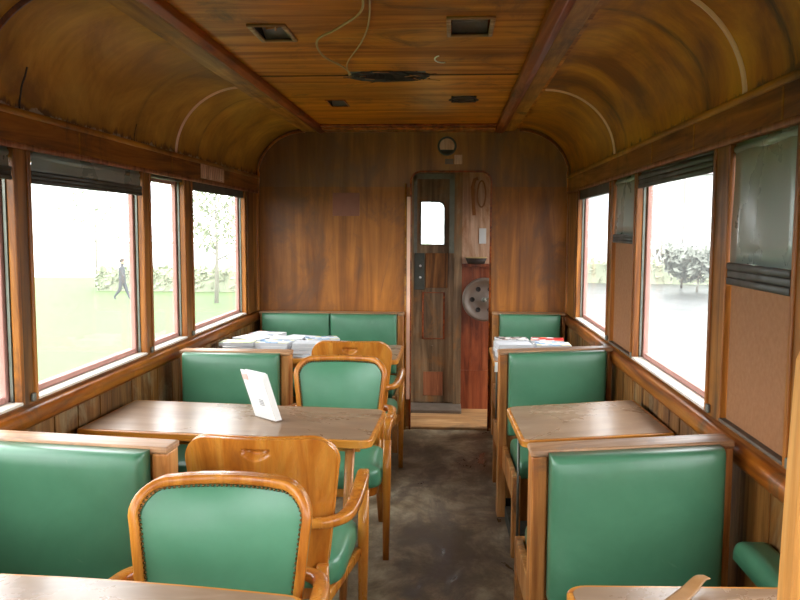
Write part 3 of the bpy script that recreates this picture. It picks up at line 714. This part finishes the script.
table((-.885, 1.37, 0), .585, .325, -.01, 'near left table cut off by the bottom edge of the photo', -1, .0, .10)
table((.567, 1.42, 0), .30, .325, .02, 'near right table, a curled brown strip on it', 1, .004, rod=True)

# ------------------------------------------------------------------ armchair
def armchair(loc, rz, label):
    r = empty('armchair', loc, label, 'chair', 'wooden armchairs with green nailed upholstery along the aisle', rz)
    ZT, ZB, R = .888, .425, .085
    def hwid(z):
        w = .198+(.24-.198)*((z-ZB)/(ZT-.08-ZB)) if z < ZT-.08 else .24
        if z > ZT-R:
            q = (z-(ZT-R))/R; w -= R*(1-math.sqrt(max(0, 1-q*q)))*1.0
        return w
    # local frame: sitter faces +y; back leans towards -y at the top
    def yb(u, z): return -.02-.15*(z-.43)-.0*u+.075*(abs(u)**2)*1.0   # u = -1..1 ; wraps forward at the sides
    def ztop(x): return 0.004*(1-(x/.25)**2)
    zs = [ZB+(ZT-ZB-R)*i/24 for i in range(24)]+[ZT-R+R*math.sin(PI/2*i/20) for i in range(21)]
    us = [-1+2*i/72 for i in range(73)]
    def grid(m, yoff, inset, z0, z1, bulge=0., scoop=False, flip=False):
        G = []
        for z in [ZB+inset+(q-ZB)*(ZT-ZB-2*inset)/(ZT-ZB) for q in zs]:
            zz = (z-inset-ZB)*(ZT-ZB)/(ZT-ZB-2*inset)+ZB; w = max(.002, hwid(zz)-inset*(1. if zz < ZT-R else 1.0)); row = []
            for u in us:
                x = w*u; uu = x/.25; t = (zz-ZB)/(ZT-ZB); y = yb(uu, z)+yoff
                if bulge: y += bulge*(1-abs(u)**3)*(1-abs(2*t-1)**4)
                zo = z+ztop(x)*t
                if scoop:
                    top_, bot = ZT-.030, ZT-.068+.020*(x/.044)**2
                    if abs(x) < .044 and bot < zz < top_: y += .020*min(1, (top_-zz)/.006, (zz-bot)/.02+.1, (.044-abs(x))/.006)
                row.append((x, y, zo))
            G.append(row)
        return G
    def put(m, G, smooth=True):
        V = [[m.V(p) for p in row] for row in G]
        for i in range(len(V)-1):
            for j in range(len(V[0])-1): m.F([V[i][j], V[i][j+1], V[i+1][j+1], V[i+1][j]], smooth)
        return V
    def rimv(V): return V[0]+[row[-1] for row in V[1:-1]]+V[-1][::-1]+[row[0] for row in V[-2:0:-1]]
    m = MB(); F_ = put(m, grid(m, .010, 0, ZB, ZT)); K = put(m, grid(m, -.022, 0, ZB, ZT, scoop=True))
    a, b = rimv(F_), rimv(K); n = len(a)
    for i in range(n): m.F([a[i], a[(i+1) % n], b[(i+1) % n], b[i]], True)
    sh = m.build('back_shell', 'chair_wood', r, .004)
    # wooden rim around the pad
    def loop(inset, yoff, n0=10):
        L = []
        for z in [.455+(ZT-R-.455)*i/n0 for i in range(n0)]: L.append((hwid(z)-inset, z))
        for i in range(9):
            q = PI/2*i/8; L.append((.24-R+(R-inset)*math.cos(q), ZT-R+(R-inset)*math.sin(q)))
        nt = 8; x0 = .24-R
        top = [(x0-2*x0*i/nt, ZT-inset) for i in range(1, nt)]
        P = L+top+[(-x, z) for x, z in L[::-1]]
        return [(x, yb(x/.25, z)+yoff, z+ztop(x)*(z-ZB)/(ZT-ZB)) for x, z in P]
    m = MB(); m.sweep(loop(.010, .014), (.024, .022), (0, 1, 0)); m.build('rim', 'chair_wood', r)
    m = MB(); G = grid(m, .012, .023, ZB, ZT, .020); V = put(m, G); K2 = put(m, grid(m, .004, .023, ZB, ZT)); a, b = rimv(V), rimv(K2)
    for i in range(len(a)): m.F([a[i], a[(i+1) % len(a)], b[(i+1) % len(a)], b[i]], True)
    pad = m.build('back_pad', 'green_vinyl_chair', r)
    # nails
    P = [Vector(p) for p in loop(.0255, .019, 14)]; m = MB(); acc = 0
    for i in range(len(P)-1):
        L = (P[i+1]-P[i]).length; 
        while acc < L:
            q = P[i].lerp(P[i+1], acc/L); m.ball(q, .0045, 6, 4); acc += .0125
        acc -= L
    m.build('nail_trim', 'nail_brass', pad)
    # seat
    m = MB(); N = 40
    def out(q, k=1.):
        c, s_ = math.cos(q), math.sin(q); e = .42
        x = math.copysign(abs(c)**e, c)*(.245+.035*max(0, s_))*k; y = .235+math.copysign(abs(s_)**e, s_)*.235*k
        return x, y
    rg = []
    for k, z in ((.93, .355), (.985, .365), (1., .385), (1., .415), (.985, .434), (.94, .447), (.8, .456), (.5, .462), (.15, .464)):
        rg.append([m.V((*out(2*PI*i/N, k), z)) for i in range(N)])
    m.F(rg[0][::-1])
    for j in range(len(rg)-1):
        for i in range(N): m.F([rg[j][i], rg[j][(i+1) % N], rg[j+1][(i+1) % N], rg[j+1][i]], True)
    m.F(rg[-1], True); m.build('seat', 'green_vinyl_chair', r)
    m = MB(); P = [out(2*PI*i/N, .92) for i in range(N)]; m.prism(P, 'z', .315, .358); m.build('seat_frame', 'chair_wood', r, .004)
    for s in (-1, 1):
        # arm: wraps the rear of the back, runs forward and turns down into the front leg
        pts = cr([(s*.165, -.085, .62), (s*.220, -.075, .622), (s*.262, -.02, .625), (s*.276, .10, .632), (s*.280, .25, .648), (s*.279, .335, .652), (s*.277, .372, .640), (s*.276, .385, .60), (s*.275, .387, .56)], 6)
        n = len(pts); m = MB(); sz = []
        for i in range(n):
            t = i/(n-1); sz.append((.030+.014*math.sin(PI*min(1, t*1.15)), .030))
        m.sweep(pts, sz, lambda t: (0, 0, 1) if t < .68 else (0, (t-.68)*3, 1-(t-.68)*2)); m.build('arm', 'chair_wood', r)
        m = MB(); m.sweep([(s*.275, .387, .575), (s*.273, .388, .40), (s*.270, .392, 0)], [(.034, .036), (.038, .038), (.028, .028)], (1, 0, 0)); m.build('leg', 'chair_wood', r)
        m = MB(); m.sweep([(s*.190, -.030, .46), (s*.192, -.035, .33), (s*.205, -.095, 0)], [(.034, .036), (.038, .04), (.026, .028)], (1, 0, 0)); m.build('leg', 'chair_wood', r)
        m = MB(); m.sweep([(s*.255, .375, .335), (s*.195, -.02, .335)], (.024, .04), (0, 0, 1)); m.build('side_rail', 'chair_wood', r)
    return r
ch = armchair((-.562, 3.99, 0), PI, 'armchair facing the camera behind the leaflet table')
copy_tree(ch, (-.594, 1.965, 0), PI, 'nearest armchair, facing the camera with its green nailed back')
c2 = copy_tree(ch, (-.607, 2.50, 0), 0, 'armchair seen from behind, its wooden back close to the nearest chair'); c2.scale = (1.05, 1, 1)
copy_tree(ch, (-.585, 4.66, 0), 0, 'far armchair seen from behind at the brochure table')

# ------------------------------------------------------------------ small things
# leaflet stand
ls = empty('leaflet_stand', (-.765, 3.20, .760), 'white leaflet stand leaning on the left table', 'leaflet stand')
ux = Vector((.10, -.085, 0)).normalized(); nn = Vector((-.085, -.10, 0)).normalized(); up = (Vector((0, 0, .205))+Vector((-.058, -.02, 0)))
def ab(m, a0, a1, b0, b1, c0, c1):
    P = [ux*a+nn*b+up*c for a, b, c in ((a0, b0, c0), (a1, b0, c0), (a1, b1, c0), (a0, b1, c0), (a0, b0, c1), (a1, b0, c1), (a1, b1, c1), (a0, b1, c1))]
    v = [m.V(p) for p in P]
    for q in ((3, 2, 1, 0), (4, 5, 6, 7), (0, 1, 5, 4), (1, 2, 6, 5), (2, 3, 7, 6), (3, 0, 4, 7)): m.F([v[i] for i in q])
    return m
ab(MB(), -.075, .075, .0, .002, .01, .95).build('back_plate', 'clear_plastic', ls)
m = MB(); ab(m, -.075, .075, -.045, .002, .0, .012); m.build('base_plate', 'clear_plastic', ls)
for k in range(5):
    m = ab(MB(), -.071+.001*k, .071-.001*k, -.006-.007*k, -.0005-.007*k, .014, 1.0-.012*((k*2) % 5)); lf = m.build('leaflet', 'paper', ls)
    if k == 0: lf0 = lf
m = ab(MB(), -.068, -.03, .0021, .0026, .80, .92); m.build('printed_mark', 'ink_pink', lf0)
m = MB()
for c in (.30, .335, .37, .405): ab(m, -.002, .030, .0021, .0026, c, c+.018)
m.build('printed_lines', 'ink_grey', lf0)
# brochures on the far tables
def box_obj(name, sx, sy, sz, mt):
    m = MB(); m.box(-sx/2, sx/2, -sy/2, sy/2, 0, sz*.9).box(-sx/2+.002, sx/2-.001, -sy/2+.001, sy/2-.002, sz*.9, sz)
    return m
proto = {}
for mt in ('paper', 'paper_mix', 'paper_shade', 'paper_blue', 'paper_yellow', 'paper_red', 'paper_dark'):
    m = MB(); m.box(-.105, .105, -.075, .075, 0, .020); m.mi = 1; m.box(-.1045, .1045, -.0745, .0745, .0201, .0215)
    me = m.build('brochure', ['paper_shade', mt]); proto[mt] = me
used = set(); nm = {'paper': 'white', 'paper_mix': 'white printed', 'paper_shade': 'light grey', 'paper_blue': 'pale blue', 'paper_yellow': 'pale yellow', 'paper_red': 'red', 'paper_dark': 'dark'}
def put_b(mt, x, y, z, a, label, group):
    o = proto[mt]
    if mt in used: o = o.copy(); COL.objects.link(o)
    used.add(mt); o.location = (x, y, z); o.rotation_euler = (0, 0, a); tag(o, label, 'brochure', group); return o
cols = ['paper_mix', 'paper_blue', 'paper', 'paper_yellow', 'paper_mix', 'paper', 'paper_blue', 'paper_mix', 'paper', 'paper_shade']
spots = [(-1.33, 4.86, 4), (-1.10, 4.87, 4), (-.87, 4.86, 4), (-.60, 4.84, 4), (-1.29, 5.06, 4), (-1.06, 5.06, 4), (-.83, 5.06, 4), None, (-1.24, 5.27, 4), (-1.01, 5.27, 3), None, None]
rows = ['front', 'middle', 'back']; cn = ['first', 'second', 'third', 'fourth']
for i, q in enumerate(spots):
    if not q: continue
    x, y, n = q
    for k in range(n):
        last = k == n-1; mt = cols[(i*3+k) % len(cols)]
        if last: lb = '%s brochure topmost on the %s pile from the window, %s row, far left table' % (nm[mt], cn[i % 4], rows[i//4])
        else: lb = 'brochure lower down in the piles on the far left table'
        put_b(mt, x, y, .7605+k*.022, random.uniform(-.4, .4), lb, 'brochures on the far left table')
sp = [(.40, 4.92, ['paper_dark', 'paper', 'paper_dark', 'paper_shade']), (.64, 4.93, ['paper', 'paper_shade', 'paper', 'paper_blue']), (.40, 5.14, ['paper', 'paper', 'paper_yellow', 'paper_dark']), (.63, 5.14, ['paper', 'paper_red', 'paper', 'paper_red'])]
w4 = ['on the front pile next to the aisle', 'on the front pile nearer the window', 'on the back pile next to the aisle', 'on the back pile nearer the window']
for i, (x, y, cs) in enumerate(sp):
    for k, mt in enumerate(cs):
        lb = '%s magazine topmost %s, far right table' % (nm[mt], w4[i]) if k == 3 else 'magazine lower down in the piles on the far right table'
        put_b(mt, x, y, .7605+k*.022, random.uniform(-.2, .2), lb, 'magazines on the far right table')
for mt, o in proto.items():
    if mt not in used: bpy.data.objects.remove(o)
m = MB(); m.box(-.022, .022, -.004, 0, -.055, .004); tag(m.build('paper_tag', 'paper', loc=(.292, 4.729, .755)), 'small white tag hanging on the corner of the far right table', 'tag')
# curled strip on the near right table
m = MB(); P = cr([(.36, 1.50, .763), (.44, 1.60, .763), (.52, 1.69, .770), (.555, 1.722, .785), (.575, 1.735, .784)], 6); n = len(P)
m.sweep(P, [(.05-.03*i/n, .003) for i in range(n)], (0, 0, 1)); tag(m.build('curled_strip', 'kraft'), 'curled brown strip lying on the near right table', 'strip')
# armrest pad on the right wall
ar = empty('side_cushion', (.83, 1.86, .655), 'green padded cushion fixed to the right wall beside the near bench', 'cushion')
m = MB(); m.pillow(-.05, .045, -.27, .29, 0, .055, 'z', .008, .02, 6, 14); m.build('pad', 'green_vinyl', ar)
m = MB(); m.box(.0, .047, -.2, -.16, -.09, 0).box(.0, .047, .16, .2, -.09, 0); m.build('bracket', 'rail_wood', ar, .003)
# post at the right edge
m = MB(); m.prism([(-.03, 0), (.045, 0), (.045, 1.30), (.038, 1.335), (.018, 1.35), (0, 1.34), (-.012, 1.31), (-.02, 1.1), (-.027, .8)], 'y', -.035, .035)
tag(m.build('partition_post', 'pale_wood', bevel=.008, loc=(.663, 1.49, 0)), 'tall pale varnished wooden post at the right edge, beside the near table', 'post')

# ------------------------------------------------------------------ outside
m = MB(); m.box(-160, 160, -120, 170, GZ-.2, GZ); S(m.build('ground', 'lawn_grass'))
m = MB(); m.box(2.6, 60, -60, 120, GZ, GZ+.03); S(m.build('road', 'asphalt'))
m = MB(); m.prism([(-90, 42), (-12, 46), (-8, 150), (-90, 150)], 'z', GZ, GZ+.02); S(m.build('path', 'concrete_far'))
def house(loc, sx, sy, sz, label, win, roof=True, rz=0., side='front'):
    r = empty('building', loc, label, 'building', None, rz)
    m = MB(); m.box(-sx/2, sx/2, 0, sy, 0, sz); m.build('wall', 'white_render', r)
    if roof: m = MB(); m.prism([(-.4, sz), (sy+.4, sz), (sy/2, sz+sy*.22)], 'x', -sx/2-.4, sx/2+.4); m.build('roof', 'roof_far', r)
    nx, nz = win
    for i in range(nx):
        for k in range(nz):
            x = -sx/2+sx*(i+.5)/nx; z = 1.2+k*3.0
            m = MB(); m.box(x-.55, x+.55, -.04, .02, z, z+1.5); f = m.build('window', 'window_far', r)
    return r
house((-46, 60, GZ), 34, 12, 7.5, 'long white hazy building across the lawn, seen through the left windows', (9, 2), True, .35)
house((-26, 30, GZ), 5, 4, 4.6, 'small white kiosk at the left end of the lawn', (2, 1), False, .3)
house((16, 52, GZ), 36, 12, 6.5, 'long pale hazy building beyond the road, right windows', (8, 2), True, -.25)
def tree(loc, h, crown, label, mt, n=900, trunk=.12, lf=.16):
    r = empty('tree', loc, label, 'tree', 'trees seen through the dusty windows')
    m = MB(); rnd = random.Random(int(abs(loc[0]*13+loc[1]*7)))
    m.sweep([(0, 0, 0), (.05, 0, h*.4), (0, .05, h*.85)], [(trunk*2, trunk*2), (trunk*1.5, trunk*1.5), (trunk*.5, trunk*.5)], (0, 1, 0), 8)
    ends = []
    for k in range(11):
        a = 2.4*k; z = h*(.32+.045*k); q = crown*rnd.uniform(.6, 1.)*(1-.35*k/11)
        e = Vector((q*math.cos(a), q*math.sin(a), z+q*.7)); m.sweep([(0, 0, z), (e.x*.5, e.y*.5, z+q*.25), e], [(trunk*.7, trunk*.7), (trunk*.5, trunk*.5), (trunk*.15, trunk*.15)], (0, .3, 1), 6); ends.append((Vector((0, 0, z)), e))
    m.build('trunk', 'bark', r)
    m = MB()
    for k in range(n):
        a, e = ends[k % 11]; c = a.lerp(e, rnd.uniform(.3, 1.1))+Vector((rnd.gauss(0, .22), rnd.gauss(0, .22), rnd.gauss(0, .2)))*crown*.6
        u = Vector((rnd.gauss(0, 1), rnd.gauss(0, 1), rnd.gauss(0, 1))).normalized(); v = u.orthogonal().normalized(); s_ = lf*rnd.uniform(.6, 1.3)
        m.quad(c-u*s_, c-v*s_*.5, c+u*s_, c+v*s_*.5)
    m.build('foliage', mt, r); return r
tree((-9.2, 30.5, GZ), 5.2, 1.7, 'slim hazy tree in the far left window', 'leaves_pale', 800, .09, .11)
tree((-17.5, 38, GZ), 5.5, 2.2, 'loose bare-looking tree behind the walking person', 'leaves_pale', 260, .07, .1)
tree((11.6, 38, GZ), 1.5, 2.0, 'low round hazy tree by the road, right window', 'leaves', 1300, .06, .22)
def hedge(loc, sx, sy, sz, label, rz=0.):
    m = MB(); rnd = random.Random(3); m.box(-sx/2, sx/2, -sy/2, sy/2, 0, sz*.85)
    for k in range(900):
        c = Vector((rnd.uniform(-sx/2, sx/2), rnd.choice((-sy/2, sy/2, rnd.uniform(-sy/2, sy/2))), rnd.uniform(.1, sz))); u = Vector((rnd.gauss(0, 1), rnd.gauss(0, 1), rnd.gauss(0, 1))).normalized(); v = u.orthogonal()
        m.quad(c-u*.2, c-v*.1, c+u*.2, c+v*.1)
    o = m.build('hedge', 'leaves_pale', loc=loc); o.rotation_euler.z = rz; tag(o, label, 'hedge'); return o
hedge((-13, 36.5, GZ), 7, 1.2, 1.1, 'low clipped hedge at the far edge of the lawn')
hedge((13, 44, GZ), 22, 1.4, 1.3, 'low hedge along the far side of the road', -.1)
lp = empty('street_pole', (11.6, 40.5, GZ), 'thin pale street pole seen through the wide right window', 'pole')
m = MB(); m.tube([(0, 0, 0), (0, 0, 6.2)], .06, 8); m.build('shaft', 'iron_paint', lp); m = MB(); m.sweep([(0, 0, 6.2), (-.5, 0, 6.35), (-.9, 0, 6.35)], (.12, .08)); m.build('lamp_head', 'iron_paint', lp)
# person walking over the lawn
pr = empty('person', (-13.2, 31.0, GZ), 'person in dark clothes walking across the lawn, left window', 'person')
def skin(name, joints, edges, mt, parent):
    me = bpy.data.meshes.new(name); me.from_pydata([j[0] for j in joints], edges, []); o = bpy.data.objects.new(name, me); COL.objects.link(o); o.parent = parent
    s_ = o.modifiers.new('skin', 'SKIN'); d = o.data.skin_vertices[0].data if o.data.skin_vertices else None
    if d is None:
        o.data.update(); bpy.context.view_layer.update()
        bpy.context.view_layer.objects.active = o
        d = o.data.skin_vertices[0].data
    for i, j in enumerate(joints): d[i].radius = (j[1], j[1]*(j[2] if len(j) > 2 else 1))
    d[0].use_root = True
    sb = o.modifiers.new('sub', 'SUBSURF'); sb.levels = 2; sb.render_levels = 2; me.materials.append(M[mt]); return o
J = [((0, 0, .88), .14), ((0, 0, 1.10), .14), ((0, 0, 1.34), .165), ((.0, 0, 1.45), .06), ((.02, 0, 1.50), .055), ((.03, 0, 1.60), .095),
     ((0, .17, 1.36), .06), ((-.08, .20, 1.10), .05), ((.06, .20, .88), .035), ((0, -.17, 1.36), .06), ((.10, -.20, 1.10), .05), ((.22, -.20, .92), .035),
     ((.0, .09, .82), .10), ((.13, .09, .46), .07), ((.27, .09, .09), .045), ((.37, .09, .04), .035),
     ((0, -.09, .82), .10), ((-.08, -.09, .46), .07), ((-.32, -.09, .16), .045), ((-.26, -.09, .06), .035)]
E_ = [(0, 1), (1, 2), (2, 3), (3, 4), (4, 5), (2, 6), (6, 7), (7, 8), (2, 9), (9, 10), (10, 11), (0, 12), (12, 13), (13, 14), (14, 15), (0, 16), (16, 17), (17, 18), (18, 19)]
try:
    bd = skin('body', J, E_, 'coat_dark', pr)
except Exception as ex:
    print('skin failed', ex)
m = MB(); m.ball((.035, 0, 1.63), .105, 12, 8, (1, .85, 1.15)); m.build('head', 'skin', pr)
m = MB(); m.ball((.018, 0, 1.66), .112, 12, 8, (.98, .9, 1.0)); m.build('hair', 'hair', pr)
m = MB(); m.ball((.075, 0, 1.635), .072, 12, 8, (1, .9, 1.25)); m.ball((.155, 0, 1.63), .016, 6, 4); m.build('face', 'skin', pr)
pr.scale = (.97, .97, .97)

# ------------------------------------------------------------------ light and camera
w = bpy.data.worlds.new('World'); SC.world = w; w.use_nodes = True; bg = w.node_tree.nodes['Background']
bg.inputs[0].default_value = (.95, .98, 1., 1); bg.inputs[1].default_value = 9.6
H, F, YAW, PITCH, ROLL = 1.55, 790., .0638630424, .0886322925, .004
fw = Vector((-math.sin(YAW)*math.cos(PITCH), math.cos(YAW)*math.cos(PITCH), -math.sin(PITCH)))
rt = Vector((math.cos(YAW), math.sin(YAW), 0)); up = rt.cross(fw); c, s = math.cos(ROLL), math.sin(ROLL)
r2, u2 = rt*c+up*s, up*c-rt*s
cam = bpy.data.cameras.new('camera'); cam.sensor_width = 36; cam.lens = F/800*36; cam.clip_start = .05; cam.clip_end = 500
co = bpy.data.objects.new('camera', cam); COL.objects.link(co)
co.matrix_world = Matrix(((r2.x, u2.x, -fw.x, 0), (r2.y, u2.y, -fw.y, 0), (r2.z, u2.z, -fw.z, H), (0, 0, 0, 1)))
SC.camera = co
SC.view_settings.view_transform = 'Standard'; SC.view_settings.look = 'None'; SC.view_settings.gamma = 1; SC.view_settings.exposure = 0.; SC.view_settings.use_curve_mapping = False
SC.cycles.max_bounces = 10; SC.cycles.diffuse_bounces = 6; SC.cycles.transparent_max_bounces = 12; SC.cycles.use_denoising = True; SC.cycles.sample_clamp_indirect = 8
SC.cycles.caustics_reflective = False
